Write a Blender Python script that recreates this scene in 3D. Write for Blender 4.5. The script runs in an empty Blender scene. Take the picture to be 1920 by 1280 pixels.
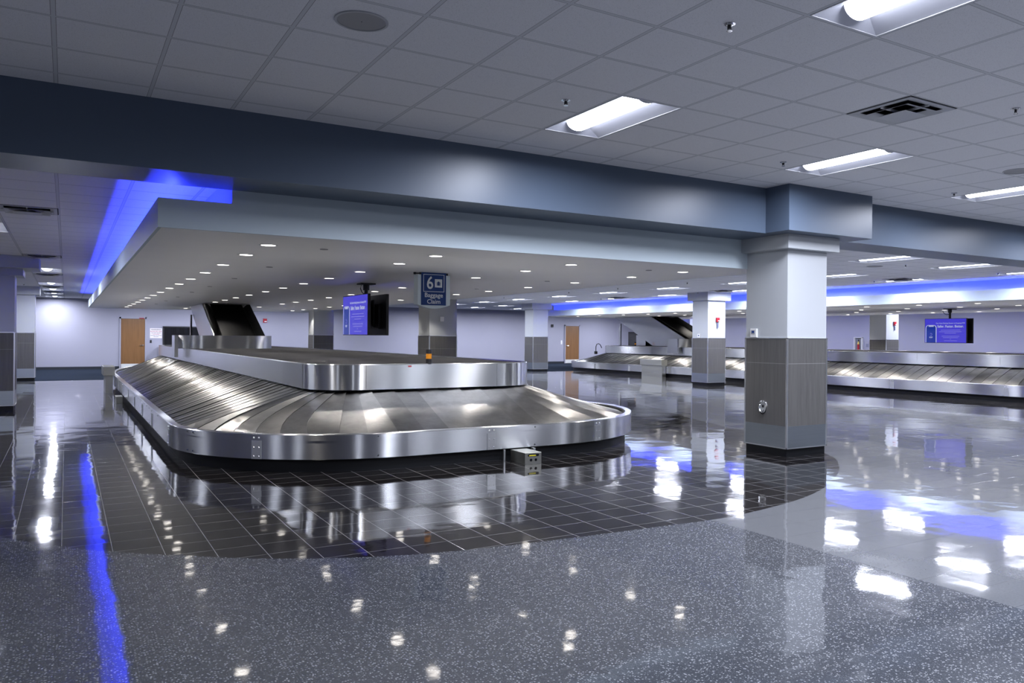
import bpy, bmesh, math, random
from mathutils import Matrix, Vector
random.seed(7)
S = bpy.context.scene
COL = S.collection
PI = math.pi
H = 1.485            # eye height
# ------------------------------------------------------------------ camera
F, YAW, ROLL, SY, CX = 1507.285, 0.56638, -0.00788, -7.95, 122.70
fw = Vector((math.sin(YAW), math.cos(YAW), 0)); rt = Vector((math.cos(YAW), -math.sin(YAW), 0)); up = Vector((0, 0, 1))
r2 = math.cos(ROLL) * rt - math.sin(ROLL) * up
u2 = math.sin(ROLL) * rt + math.cos(ROLL) * up
cam = bpy.data.cameras.new('camera'); camo = bpy.data.objects.new('camera', cam); COL.objects.link(camo)
cam.sensor_width = 36; cam.lens = F / 1920 * 36
cam.shift_x = -CX / 1920; cam.shift_y = SY / 1920
cam.clip_start = .05; cam.clip_end = 200
m = Matrix((r2, u2, -fw)).transposed().to_4x4(); m.translation = Vector((0, 0, H))
camo.matrix_world = m
S.camera = camo
# ------------------------------------------------------------------ world and exposure
W = bpy.data.worlds.new('world'); S.world = W; W.use_nodes = True
W.node_tree.nodes['Background'].inputs[0].default_value = (.5, .55, .7, 1)
W.node_tree.nodes['Background'].inputs[1].default_value = 0.02
S.view_settings.view_transform = 'Standard'; S.view_settings.look = 'None'
S.view_settings.gamma = 1; S.view_settings.exposure = 1.42; S.view_settings.use_curve_mapping = False
try:
    S.cycles.use_light_tree = True
    S.cycles.max_bounces = 10; S.cycles.diffuse_bounces = 5; S.cycles.glossy_bounces = 5
    S.cycles.caustics_reflective = True; S.cycles.caustics_refractive = False
    S.cycles.sample_clamp_indirect = 4
    S.cycles.use_denoising = True
except Exception: pass
# lamp strengths (radiance)
E_TUBE, E_DOWN, E_LED, E_SCREEN = 4.5, 4.0, 58.0, 0.23
P_TUBE = 45.0     # watts of each fluorescent lamp
P_DOWN = 36.0      # watts of each downlight lamp
C_TUBE = (.82, .86, 1.0); C_DOWN = (1.0, .94, .87); C_LED = (.030, .045, 1.0)
# ------------------------------------------------------------------ heights
ZC, ZR, ZB, ZS, ZL = 3.344, 2.925, 2.787, 2.409, 2.665
T = 0.6096
GX, GY = -0.0771, 6.855        # near ceiling grid origin
# ------------------------------------------------------------------ helpers
MATS = {}
def mat(name, col=(.5, .5, .5), rough=.5, metal=0, emit=None, es=1, spec=.5, coat=0, build=None):
    if name in MATS: return MATS[name]
    M = bpy.data.materials.new(name); M.use_nodes = True; MATS[name] = M
    b = M.node_tree.nodes['Principled BSDF']
    b.inputs['Base Color'].default_value = (*col, 1); b.inputs['Roughness'].default_value = rough
    b.inputs['Metallic'].default_value = metal; b.inputs['Specular IOR Level'].default_value = spec
    b.inputs['Coat Weight'].default_value = coat
    if emit: b.inputs['Emission Color'].default_value = (*emit, 1); b.inputs['Emission Strength'].default_value = es
    if build: build(M.node_tree, b)
    return M
def N(nt, t, **kw):
    n = nt.nodes.new(t)
    for k, v in kw.items():
        if k.startswith('i_'): n.inputs[k[2:]].default_value = v
        elif k.startswith('n_'): n.inputs[int(k[2:])].default_value = v
        else: setattr(n, k, v)
    return n
def MATH(nt, op, a, b=None, c=None):
    n = nt.nodes.new('ShaderNodeMath'); n.operation = op
    for i, v in enumerate((a, b, c)):
        if v is None: continue
        if isinstance(v, (int, float)): n.inputs[i].default_value = v
        else: nt.links.new(v, n.inputs[i])
    return n.outputs[0]
def MIX(nt, f, a, b):
    n = nt.nodes.new('ShaderNodeMix'); n.data_type = 'RGBA'
    for i, v in ((0, f), (6, a), (7, b)):
        if isinstance(v, (int, float)): n.inputs[i].default_value = v
        elif isinstance(v, tuple): n.inputs[i].default_value = (*v, 1)
        else: nt.links.new(v, n.inputs[i])
    return n.outputs[2]
def geo_xyz(nt):
    g = nt.nodes.new('ShaderNodeNewGeometry'); s = nt.nodes.new('ShaderNodeSeparateXYZ'); nt.links.new(g.outputs['Position'], s.inputs[0])
    return g.outputs['Position'], s.outputs[0], s.outputs[1], s.outputs[2]
def obj_xyz(nt):
    g = nt.nodes.new('ShaderNodeTexCoord'); s = nt.nodes.new('ShaderNodeSeparateXYZ'); nt.links.new(g.outputs['Object'], s.inputs[0])
    return g.outputs['Object'], s.outputs[0], s.outputs[1], s.outputs[2]
def ramp(nt, v, stops):
    r = nt.nodes.new('ShaderNodeValToRGB'); nt.links.new(v, r.inputs[0]); e = r.color_ramp.elements
    while len(e) < len(stops): e.new(.5)
    for k, (p, c) in enumerate(stops): e[k].position = p; e[k].color = (*c, 1) if isinstance(c, tuple) else (c, c, c, 1)
    return r.outputs[0]
def noise(nt, vec, scale, detail=2, rough=.5, mapscale=None):
    if mapscale:
        mp = nt.nodes.new('ShaderNodeMapping'); mp.inputs['Scale'].default_value = mapscale; nt.links.new(vec, mp.inputs[0]); vec = mp.outputs[0]
    n = N(nt, 'ShaderNodeTexNoise', i_Scale=scale, i_Detail=detail, i_Roughness=rough); nt.links.new(vec, n.inputs['Vector'])
    return n.outputs[0]
def bump(nt, b, h, strength=.2, dist=.01):
    n = N(nt, 'ShaderNodeBump', i_Strength=strength, i_Distance=dist); nt.links.new(h, n.inputs['Height']); nt.links.new(n.outputs[0], b.inputs['Normal'])

class MB:
    def __init__(s): s.v = []; s.f = []; s.m = []; s.sm = []
    def add(s, vs, fs, mi=0, sm=False):
        o = len(s.v); s.v += [tuple(v) for v in vs]
        for f in fs: s.f.append(tuple(i + o for i in f)); s.m.append(mi); s.sm.append(sm)
    def box(s, x0, x1, y0, y1, z0, z1, mi=0):
        s.add([(x0, y0, z0), (x1, y0, z0), (x1, y1, z0), (x0, y1, z0), (x0, y0, z1), (x1, y0, z1), (x1, y1, z1), (x0, y1, z1)],
              [(3, 2, 1, 0), (4, 5, 6, 7), (0, 1, 5, 4), (1, 2, 6, 5), (2, 3, 7, 6), (3, 0, 4, 7)], mi)
    def quad(s, a, b, c, d, mi=0): s.add([a, b, c, d], [(0, 1, 2, 3)], mi)
    def prism(s, poly, z0, z1, mi=0, ax='z', sm=False):
        n = len(poly)
        def P(p, z): return (p[0], p[1], z) if ax == 'z' else ((z, p[0], p[1]) if ax == 'x' else (p[0], z, p[1]))
        vs = [P(p, z0) for p in poly] + [P(p, z1) for p in poly]
        s.add(vs, [tuple(range(n))[::-1], tuple(range(n, 2 * n))], mi)
        s.add(vs, [(i, (i + 1) % n, n + (i + 1) % n, n + i) for i in range(n)], mi, sm)
    def cyl(s, c, r, z0, z1, n=24, mi=0, ax='z', r1=None, cap=True):
        r1 = r if r1 is None else r1
        def P(a, rr, z):
            x, y = c[0] + rr * math.cos(a), c[1] + rr * math.sin(a)
            return (x, y, z) if ax == 'z' else ((z, x, y) if ax == 'x' else (x, z, y))
        A = [2 * PI * i / n for i in range(n)]
        vs = [P(a, r, z0) for a in A] + [P(a, r1, z1) for a in A]
        s.add(vs, [(i, (i + 1) % n, n + (i + 1) % n, n + i) for i in range(n)], mi, True)
        if cap: s.add(vs, [tuple(range(n))[::-1], tuple(range(n, 2 * n))], mi)
    def ring(s, c, r0, r1, z, n=24, mi=0):
        A = [2 * PI * i / n for i in range(n)]
        vs = [(c[0] + r0 * math.cos(a), c[1] + r0 * math.sin(a), z) for a in A] + [(c[0] + r1 * math.cos(a), c[1] + r1 * math.sin(a), z) for a in A]
        s.add(vs, [(i, (i + 1) % n, n + (i + 1) % n, n + i) for i in range(n)], mi)
    def tube(s, pts, r, n=8, mi=0):
        pts = [Vector(p) for p in pts]; rings = []
        for i, p in enumerate(pts):
            d = (pts[min(i + 1, len(pts) - 1)] - pts[max(i - 1, 0)]).normalized()
            a = d.cross(Vector((0, 0, 1)));  a = a.normalized() if a.length > 1e-3 else Vector((1, 0, 0)); b = d.cross(a)
            rings.append([tuple(p + r * (math.cos(2 * PI * k / n) * a + math.sin(2 * PI * k / n) * b)) for k in range(n)])
        vs = [q for R in rings for q in R]
        s.add(vs, [(i * n + k, i * n + (k + 1) % n, (i + 1) * n + (k + 1) % n, (i + 1) * n + k) for i in range(len(pts) - 1) for k in range(n)], mi, True)
        s.add(vs, [tuple(range(n))[::-1], tuple(range((len(pts) - 1) * n, len(pts) * n))], mi)
    def build(s, name, mats, parent=None, bev=0, loc=None, fix=True):
        me = bpy.data.meshes.new(name); me.from_pydata(s.v, [], s.f)
        mats = mats if isinstance(mats, (list, tuple)) else [mats]
        for M in mats: me.materials.append(M)
        me.polygons.foreach_set('material_index', s.m); me.polygons.foreach_set('use_smooth', s.sm)
        if fix:
            bm = bmesh.new(); bm.from_mesh(me); bmesh.ops.remove_doubles(bm, verts=bm.verts, dist=1e-5)
            bmesh.ops.recalc_face_normals(bm, faces=bm.faces); bm.to_mesh(me); bm.free()
        if any(s.sm): me.set_sharp_from_angle(angle=math.radians(22))
        me.update()
        o = bpy.data.objects.new(name, me); COL.objects.link(o)
        if loc: o.location = loc
        if parent: o.parent = parent
        if bev:
            b = o.modifiers.new('bevel', 'BEVEL'); b.width = bev; b.segments = 2; b.limit_method = 'ANGLE'; b.angle_limit = math.radians(40)
        return o
def tag(o, label, cat, group=None, kind=None):
    if label: o['label'] = label
    if cat: o['category'] = cat
    if group: o['group'] = group
    if kind: o['kind'] = kind
    return o
def thing(name, label, cat, loc=(0, 0, 0), group=None):
    o = bpy.data.objects.new(name, None); o.empty_display_size = .1; COL.objects.link(o); o.location = loc
    return tag(o, label, cat, group)
def struct(o, label=None):
    o['kind'] = 'structure'
    if label: o['label'] = label
    return o
def dup(root, loc, label=None, group=None):
    if root.name.startswith('troffer'): HOLES.append((loc[0], loc[1], loc[2], 1, 2))
    if root.name.startswith('air_diff'): HOLES.append((loc[0], loc[1], loc[2], 1, 1))
    r = root.copy(); COL.objects.link(r); r.location = loc
    if label: r['label'] = label
    if group: r['group'] = group
    for ch in list(root.children):
        c = ch.copy(); COL.objects.link(c); c.parent = r
        for g in list(ch.children):
            d = g.copy(); COL.objects.link(d); d.parent = c
    return r
def text(name, body, size, M, parent, loc, rot, align='CENTER', bold=0, sx=1):
    cu = bpy.data.curves.new(name, 'FONT'); cu.body = body; cu.size = size; cu.align_x = align; cu.align_y = 'CENTER'
    cu.extrude = .0008; cu.offset = bold; cu.resolution_u = 3
    t = bpy.data.objects.new(name, cu); COL.objects.link(t)
    dg = bpy.context.evaluated_depsgraph_get(); me = bpy.data.meshes.new_from_object(t.evaluated_get(dg))
    bpy.data.objects.remove(t)
    me.materials.clear(); me.materials.append(M)
    o = bpy.data.objects.new(name, me); COL.objects.link(o)
    o.location = loc; o.rotation_euler = rot; o.scale = (sx, 1, 1); o.parent = parent
    return o

# ------------------------------------------------------------------ materials
def ceil_mat(name, gx, gy, cell=T):
    def f(nt, b):
        P, x, y, z = geo_xyz(nt)
        def lines(v, off):
            fr = MATH(nt, 'FRACT', MATH(nt, 'DIVIDE', MATH(nt, 'SUBTRACT', v, off), cell))
            return MATH(nt, 'MULTIPLY', MATH(nt, 'MINIMUM', fr, MATH(nt, 'SUBTRACT', 1.0, fr)), cell)
        d = MATH(nt, 'MINIMUM', lines(x, gx), lines(y, gy))
        tee = MATH(nt, 'LESS_THAN', d, .0115)
        tee_shadow = MATH(nt, 'MULTIPLY', MATH(nt, 'LESS_THAN', d, .0145), MATH(nt, 'GREATER_THAN', d, .0115))  # thin shadow line along each tee, painted into the tile colour
        n = noise(nt, P, 260, 2, .6); pits = ramp(nt, n, [(.30, .50), (.40, 1.0)])
        base = MIX(nt, 1.0, (.70, .70, .70), (.70, .70, .70))
        pm = nt.nodes.new('ShaderNodeMix'); pm.data_type = 'RGBA'; pm.blend_type = 'MULTIPLY'; pm.inputs[0].default_value = 1
        nt.links.new(pits, pm.inputs[6]); pm.inputs[7].default_value = (.76, .76, .78, 1)
        c = MIX(nt, tee, pm.outputs[2], (.60, .61, .63)); c = MIX(nt, tee_shadow, c, (.24, .24, .25))
        nt.links.new(c, b.inputs['Base Color'])
        h = ramp(nt, d, [(.0, 0.0), (.0165, 0.0), (.020, 1.0)]) if 0 else MATH(nt, 'GREATER_THAN', d, .0165)
        bump(nt, b, MATH(nt, 'ADD', MATH(nt, 'MULTIPLY', h, .6), MATH(nt, 'MULTIPLY', pits, .25)), .35, .004)
    return mat(name, rough=.9, build=f)
M_CEIL = ceil_mat('ceiling_tile_front', GX, GY)
M_CEIL2 = ceil_mat('ceiling_tile_rear', -.086, 9.843)

# dark area outline on the floor round a carousel
def floor_mat():
    def f(nt, b):
        P, x, y, z = geo_xyz(nt)
        tl = .2955
        def joint(v, off, w, cell=tl):
            fr = MATH(nt, 'FRACT', MATH(nt, 'DIVIDE', MATH(nt, 'SUBTRACT', v, off), cell))
            return MATH(nt, 'MULTIPLY', MATH(nt, 'MINIMUM', fr, MATH(nt, 'SUBTRACT', 1.0, fr)), cell)
        d = MATH(nt, 'MINIMUM', joint(x, .278, 0), joint(y, .10, 0))
        j = MATH(nt, 'LESS_THAN', d, .0022)
        j2 = MATH(nt, 'LESS_THAN', MATH(nt, 'MINIMUM', joint(x, .278, 0, tl * 2), joint(y, .10, 0, tl * 2)), .0026)
        att = nt.nodes.new('ShaderNodeAttribute'); att.attribute_name = 'zone'
        sp = nt.nodes.new('ShaderNodeSeparateColor'); nt.links.new(att.outputs['Color'], sp.inputs[0])
        # per tile random
        cx = MATH(nt, 'FLOOR', MATH(nt, 'DIVIDE', MATH(nt, 'SUBTRACT', x, .278), tl)); cy = MATH(nt, 'FLOOR', MATH(nt, 'DIVIDE', MATH(nt, 'SUBTRACT', y, .10), tl))
        cb = nt.nodes.new('ShaderNodeCombineXYZ'); nt.links.new(cx, cb.inputs[0]); nt.links.new(cy, cb.inputs[1])
        wn = nt.nodes.new('ShaderNodeTexWhiteNoise'); wn.noise_dimensions = '3D'; nt.links.new(cb.outputs[0], wn.inputs['Vector'])
        rv = wn.outputs['Value']
        # dark slate tile
        n1 = noise(nt, P, 9, 4, .6)
        dark = MIX(nt, MATH(nt, 'MULTIPLY', n1, .7), (.006, .0055, .006), (.018, .016, .017))
        dark = MIX(nt, j, dark, (.30, .30, .30))
        # dark terrazzo with pale chips
        vo = N(nt, 'ShaderNodeTexVoronoi', i_Scale=78.0, i_Randomness=1.0); nt.links.new(P, vo.inputs['Vector'])
        vd = vo.outputs['Distance']; sepc = nt.nodes.new('ShaderNodeSeparateColor'); nt.links.new(vo.outputs['Color'], sepc.inputs[0])
        chip = MATH(nt, 'MULTIPLY', MATH(nt, 'LESS_THAN', vd, .36), MATH(nt, 'GREATER_THAN', sepc.outputs[0], .52))
        vo2 = N(nt, 'ShaderNodeTexVoronoi', i_Scale=160.0, i_Randomness=1.0); nt.links.new(P, vo2.inputs['Vector'])
        sep2 = nt.nodes.new('ShaderNodeSeparateColor'); nt.links.new(vo2.outputs['Color'], sep2.inputs[0])
        chip2 = MATH(nt, 'MULTIPLY', MATH(nt, 'LESS_THAN', vo2.outputs['Distance'], .4), MATH(nt, 'GREATER_THAN', sep2.outputs[0], .6))
        ter = MIX(nt, noise(nt, P, 1.3, 3), (.045, .049, .058), (.064, .068, .078))
        ter = MIX(nt, MATH(nt, 'MULTIPLY', chip2, .35), ter, (.22, .23, .25)); ter = MIX(nt, MATH(nt, 'MULTIPLY', chip, .75), ter, (.30, .31, .33))
        ter = MIX(nt, MATH(nt, 'MULTIPLY', j2, .35), ter, (.12, .12, .13))
        # pale terrazzo tile
        pal = MIX(nt, noise(nt, P, 60, 3, .7), (.095, .10, .108), (.15, .155, .165))
        pal = MIX(nt, MATH(nt, 'MULTIPLY', chip2, .45), pal, (.13, .13, .14))
        pal = MIX(nt, MATH(nt, 'MULTIPLY', j, .35), pal, (.12, .12, .13)); pal = MIX(nt, MATH(nt, 'MULTIPLY', j2, .5), pal, (.07, .07, .08))
        # carpet
        car = MIX(nt, noise(nt, P, 150, 2, .7), (.008, .011, .018), (.032, .040, .056))
        c = MIX(nt, sp.outputs[0], pal, dark); c = MIX(nt, sp.outputs[1], c, ter); c = MIX(nt, sp.outputs[2], c, car)
        nt.links.new(c, b.inputs['Base Color'])
        rr = MATH(nt, 'ADD', .035, MATH(nt, 'MULTIPLY', noise(nt, P, 2.2, 3), .04))
        nt.links.new(MATH(nt, 'MAXIMUM', rr, MATH(nt, 'MULTIPLY', sp.outputs[2], .95)), b.inputs['Roughness'])
        nt.links.new(MATH(nt, 'MULTIPLY', .55, MATH(nt, 'SUBTRACT', 1.0, sp.outputs[2])), b.inputs['Specular IOR Level'])
        w = noise(nt, P, 1.6, 2, .45, (1, 1, 1)); w2 = noise(nt, P, 7, 2, .5)
        tilt = MATH(nt, 'ADD', MATH(nt, 'MULTIPLY', MATH(nt, 'SUBTRACT', x, MATH(nt, 'MULTIPLY', cx, tl)), MATH(nt, 'MULTIPLY', MATH(nt, 'SUBTRACT', rv, .5), .20)),
                    MATH(nt, 'MULTIPLY', MATH(nt, 'SUBTRACT', y, MATH(nt, 'MULTIPLY', cy, tl)), MATH(nt, 'MULTIPLY', MATH(nt, 'SUBTRACT', MATH(nt, 'FRACT', MATH(nt, 'MULTIPLY', rv, 7.3)), .5), .20)))
        hh = MATH(nt, 'ADD', MATH(nt, 'MULTIPLY', w, .12), MATH(nt, 'MULTIPLY', w2, .013))
        hh = MATH(nt, 'ADD', hh, tilt)
        hh = MATH(nt, 'SUBTRACT', hh, MATH(nt, 'MULTIPLY', j, .010))
        bump(nt, b, hh, 1.0, .035)
    return mat('polished_floor', rough=.05, build=f)
M_FLOOR = floor_mat()
def paint(name, col, rough=.6, amt=.03):
    def f(nt, b):
        P, x, y, z = geo_xyz(nt)
        n = noise(nt, P, 1.5, 3)
        nt.links.new(MIX(nt, n, tuple(c * (1 - amt) for c in col), tuple(min(1, c * (1 + amt)) for c in col)), b.inputs['Base Color'])
        bump(nt, b, noise(nt, P, 180, 2), .06, .002)
    return mat(name, rough=rough, build=f)
M_WALL = paint('wall_blue_light_tint', (.31, .31, .38))  # lavender here is the blue LED spill put into the wall colour
M_BLUE = paint('bulkhead_paint', (.082, .112, .162), .38)
M_PALE = paint('canopy_edge_paint', (.47, .545, .59), .5)
M_SOFF = paint('canopy_underside_paint', (.84, .83, .81), .42)
M_COLP = paint('column_paint', (.43, .45, .47), .55)
M_BASEB = paint('baseboard_rubber', (.012, .016, .024), .5)
def steel(name, col=(.52, .53, .54), rough=.24, axis='z', aniso=.5, var=.1, scr=0, uvt=0, cv=1.0, bm=.05):
    sc = {'z': (1, 1, 160), 'v': (160, 160, 1), 'x': (1, 160, 160), 'y': (160, 1, 160)}[axis]
    def f(nt, b):
        P, x, y, z = obj_xyz(nt)
        n = noise(nt, P, 1.0, 3, .6, sc)
        big = noise(nt, P, 2.3, 3, .6)
        r = MATH(nt, 'ADD', rough - var / 2, MATH(nt, 'MULTIPLY', MATH(nt, 'ADD', MATH(nt, 'MULTIPLY', n, .6), MATH(nt, 'MULTIPLY', big, .4)), var))
        nt.links.new(r, b.inputs['Roughness'])
        b.inputs['Anisotropic'].default_value = aniso
        b.inputs['Anisotropic Rotation'].default_value = 0 if uvt else .25
        tg = nt.nodes.new('ShaderNodeTangent')
        if uvt: tg.direction_type = 'UV_MAP'; tg.uv_map = 'grain'
        else: tg.direction_type = 'RADIAL'; tg.axis = 'Z'
        nt.links.new(tg.outputs[0], b.inputs['Tangent'])
        c = MIX(nt, n, tuple(q * (1 - .12 * cv) for q in col), tuple(min(1, q * (1 + .08 * cv)) for q in col))
        if scr:
            at = nt.nodes.new('ShaderNodeAttribute'); at.attribute_name = 'tint'
            s2 = nt.nodes.new('ShaderNodeSeparateColor'); nt.links.new(at.outputs['Color'], s2.inputs[0])
            sm = ramp(nt, noise(nt, P, 5, 4, .65), [(.35, .55), (.6, 1.0)])
            mm = nt.nodes.new('ShaderNodeMix'); mm.data_type = 'RGBA'; mm.blend_type = 'MULTIPLY'; mm.inputs[0].default_value = 1
            nt.links.new(c, mm.inputs[6]); nt.links.new(ramp(nt, s2.outputs[0], [(0, .38), (1, 1.0)]), mm.inputs[7]); c = mm.outputs[2]
            uv = nt.nodes.new('ShaderNodeUVMap'); uv.uv_map = 'grain'; su = nt.nodes.new('ShaderNodeSeparateXYZ'); nt.links.new(uv.outputs[0], su.inputs[0])
            c = MIX(nt, MATH(nt, 'LESS_THAN', su.outputs[0], .022), c, (.14, .14, .14))
            m3 = nt.nodes.new('ShaderNodeMix'); m3.data_type = 'RGBA'; m3.blend_type = 'MULTIPLY'; m3.inputs[0].default_value = .5
            nt.links.new(c, m3.inputs[6]); nt.links.new(sm, m3.inputs[7]); c = m3.outputs[2]
        nt.links.new(c, b.inputs['Base Color'])
        if bm: bump(nt, b, n, bm, .001)
    return mat(name, metal=1, build=f)
M_ST = steel('brushed_steel', axis='z')
M_STB = steel('band_steel', (.62, .63, .645), .25, 'z', 1.0, .015, cv=.25, bm=0)
M_STP = steel('plate_steel', (.60, .60, .595), .29, 'x', 1.0, .05, scr=1, uvt=1)
M_ALU = mat('bright_aluminium', (.80, .82, .84), .35, 1)
M_CHROME = mat('chrome', (.85, .85, .85), .08, 1)
M_BLK = mat('black_rubber', (.012, .012, .014), .45)
M_BLKG = mat('black_gloss', (.006, .006, .008), .12)
M_KICK = mat('kick_base_black', (.004, .0045, .006), .5, spec=.25)
M_BLKM = mat('black_metal', (.015, .015, .017), .4)
def deck(nt, b):
    P, x, y, z = obj_xyz(nt)
    n = noise(nt, P, 1.0, 4, .6, (.9, 6.0, 1)); n2 = noise(nt, P, 70, 2, .6)
    nt.links.new(MIX(nt, ramp(nt, MATH(nt, 'ADD', MATH(nt, 'MULTIPLY', n, .75), MATH(nt, 'MULTIPLY', n2, .25)), [(.38, 0.0), (.62, 1.0)]), (.008, .008, .010), (.060, .060, .066)), b.inputs['Base Color'])
    bump(nt, b, MATH(nt, 'ADD', n, MATH(nt, 'MULTIPLY', n2, .3)), .6, .01)
M_DECK = mat('carousel_deck_mat', rough=.75, spec=.12, build=deck)
def lam(nt, b):
    P, x, y, z = geo_xyz(nt)
    n = noise(nt, P, 1.0, 4, .7, (95, 95, 2.0)); n2 = noise(nt, P, 1.0, 3, .6, (22, 22, .7))
    c = MIX(nt, MATH(nt, 'ADD', MATH(nt, 'MULTIPLY', n, .65), MATH(nt, 'MULTIPLY', n2, .35)), (.015, .0145, .014), (.165, .16, .155))
    # panel joint
    j = MATH(nt, 'LESS_THAN', MATH(nt, 'ABSOLUTE', MATH(nt, 'SUBTRACT', z, 1.172)), .0022)
    c = MIX(nt, MATH(nt, 'MULTIPLY', j, .6), c, (.35, .35, .35))
    nt.links.new(c, b.inputs['Base Color']); bump(nt, b, n, .12, .002)
M_LAM = mat('striated_laminate', rough=.38, build=lam)
def wood(nt, b):
    P, x, y, z = geo_xyz(nt)
    n = noise(nt, P, 1.0, 5, .62, (26, 26, 1.1)); n2 = noise(nt, P, 1.0, 3, .5, (7, 7, .4))
    nt.links.new(MIX(nt, MATH(nt, 'ADD', MATH(nt, 'MULTIPLY', n, .6), MATH(nt, 'MULTIPLY', n2, .4)), (.085, .036, .012), (.30, .155, .062)), b.inputs['Base Color'])
M_WOOD = mat('door_oak_veneer', rough=.35, build=wood)
M_WHITE = mat('white_plastic', (.75, .75, .75), .4)
M_TUBE = mat('troffer_lens_lit', (.9, .9, .9), .4, emit=C_TUBE, es=E_TUBE)
M_TROF = mat('troffer_reflector', (.55, .56, .62), .5)
M_DOWN = mat('downlight_lens_lit', (.9, .9, .9), .4, emit=C_DOWN, es=E_DOWN)
M_LED = mat('blue_led_lit', (.2, .2, .9), .4, emit=C_LED, es=E_LED)
M_SPK = mat('speaker_grille', (.30, .30, .31), .6)
M_RED = mat('alarm_red', (.35, .01, .02), .35)
M_AMB = mat('amber_lens', (.75, .28, .02), .25, emit=(1, .35, .02), es=.01)
M_NAVY = mat('sign_navy', (.004, .040, .20), .4)
M_SIGNW = mat('sign_pale_panel', (.74, .84, .87), .45)
M_SIGNT = mat('sign_white_letters', (.78, .82, .84), .4)
M_SCR = mat('screen_violet_lit', (.02, .02, .05), .2, emit=(.075, .060, .88), es=E_SCREEN)
M_SCRB = mat('screen_phone_blue_lit', (.02, .02, .05), .2, emit=(.0, .035, .42), es=E_SCREEN)
M_SCRW = mat('screen_white_lit', (.02, .02, .05), .2, emit=(.62, .68, 1.0), es=E_SCREEN)
M_SCRL = mat('screen_faint_text_lit', (.02, .02, .05), .2, emit=(.28, .27, .98), es=E_SCREEN)
M_YEL = mat('yellow_label', (.55, .47, .02), .5)
M_INK = mat('black_ink', (.02, .02, .02), .6)
M_REDINK = mat('red_ink', (.35, .04, .05), .6)
M_PAPER = mat('sign_offwhite', (.72, .68, .70), .5)
M_CURT = mat('strip_curtain_black', (.008, .008, .010), .18)
M_LIGHTKICK = mat('kick_plate_pale', (.62, .63, .62), .30, 0)
M_COLKICK = steel('column_kick_plate', (.42, .46, .50), .36, 'z', .3)
M_VENT = mat('vent_grey', (.42, .43, .45), .45)
M_DARK = mat('duct_dark', (.01, .01, .012), .7)
M_EXTY = mat('extinguisher_yellow', (.7, .5, .05), .4)
M_TANK = mat('alarm_white_lens', (.8, .8, .82), .2)

# ------------------------------------------------------------------ floor
XW0, XW1, YW0, YW1 = -9.0, 29.0, -6.0, 39.0
front = [(-1.6, 9.4), (-1.0, 8.2), (-.40, 7.19), (-.2, 6.88), (.244, 6.32), (.848, 5.82), (1.085, 5.63), (1.45, 5.42), (1.9, 5.22), (2.48, 5.10), (3.24, 5.03), (3.84, 5.0),
         (4.52, 4.94), (5.16, 5.03), (5.93, 5.22), (6.74, 5.62), (7.45, 6.12), (8.0, 6.60), (8.32, 7.0), (8.75, 7.9), (9.15, 9.2), (9.6, 10.9), (10.1, 12.3), (10.6, 13.6), (11.0, 15.0), (11.1, 17), (11.0, 20.5), (10.4, 24), (9.5, 27), (8.6, 29.6)]
leftp = [(-1.6, 28.2), (-2.5, 25), (-3.0, 20), (-2.8, 15), (-2.2, 11)]
dark1 = front + [(.4, 29.6), (-.5, 29.0)] + leftp
dark2 = [(15.6, 7.0), (16.9, 5.5), (26, 5.0), (28.9, 7), (28.9, 29.6), (18.3, 29.6), (17.3, 27.0), (16.4, 23.8), (15.9, 21.0), (15.5, 18.0), (15.5, 15), (15.45, 11)]
def smooth(poly, it=2):
    for _ in range(it):
        q = []
        for i in range(len(poly)):
            a, b = poly[i], poly[(i + 1) % len(poly)]
            q += [(.75 * a[0] + .25 * b[0], .75 * a[1] + .25 * b[1]), (.25 * a[0] + .75 * b[0], .25 * a[1] + .75 * b[1])]
        poly = q
    return poly
def inpoly(p, poly):
    c = False; j = len(poly) - 1
    for i in range(len(poly)):
        if (poly[i][1] > p[1]) != (poly[j][1] > p[1]) and p[0] < (poly[j][0] - poly[i][0]) * (p[1] - poly[i][1]) / (poly[j][1] - poly[i][1]) + poly[i][0]: c = not c
        j = i
    return c
from mathutils.geometry import delaunay_2d_cdt
dk1, dk2 = smooth(dark1, 2), smooth(dark2, 2)
loops = [[(XW0, YW0), (XW1, YW0), (XW1, YW1), (XW0, YW1)], dk1, dk2]
vs = []; es = []
for L in loops:
    o = len(vs); vs += [Vector(p) for p in L]; es += [(o + i, o + (i + 1) % len(L)) for i in range(len(L))]
def seg(a, b):
    o = len(vs); vs.extend([Vector(a), Vector(b)]); es.append((o, o + 1))
seg((4.47, YW0 + .001), (4.47, 4.90)); seg((-9 + .001, 7.19), (-.47, 7.19))
seg((XW0 + .001, 29.85), (XW1 - .001, 29.85))
r = delaunay_2d_cdt(vs, es, [], 0, 1e-4)
bm = bmesh.new(); bv = [bm.verts.new((p[0], p[1], 0)) for p in r[0]]
lay = bm.loops.layers.color.new('zone')
for f in r[2]:
    try: fc = bm.faces.new([bv[i] for i in f])
    except ValueError: continue
    c = fc.calc_center_median()
    z = (0, 0, 0)
    if c.y > 29.85: z = (0, 0, 1)
    elif inpoly((c.x, c.y), dk1) or inpoly((c.x, c.y), dk2): z = (1, 0, 0)
    elif c.x < 4.47 and c.y < 7.2: z = (0, 1, 0)
    for lp in fc.loops: lp[lay] = (*z, 1)
bmesh.ops.recalc_face_normals(bm, faces=bm.faces)
if sum(f.normal.z for f in bm.faces) < 0: bmesh.ops.reverse_faces(bm, faces=bm.faces)
me = bpy.data.meshes.new('floor'); bm.to_mesh(me); bm.free(); me.materials.append(M_FLOOR)
fo = bpy.data.objects.new('floor', me); COL.objects.link(fo)
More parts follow.
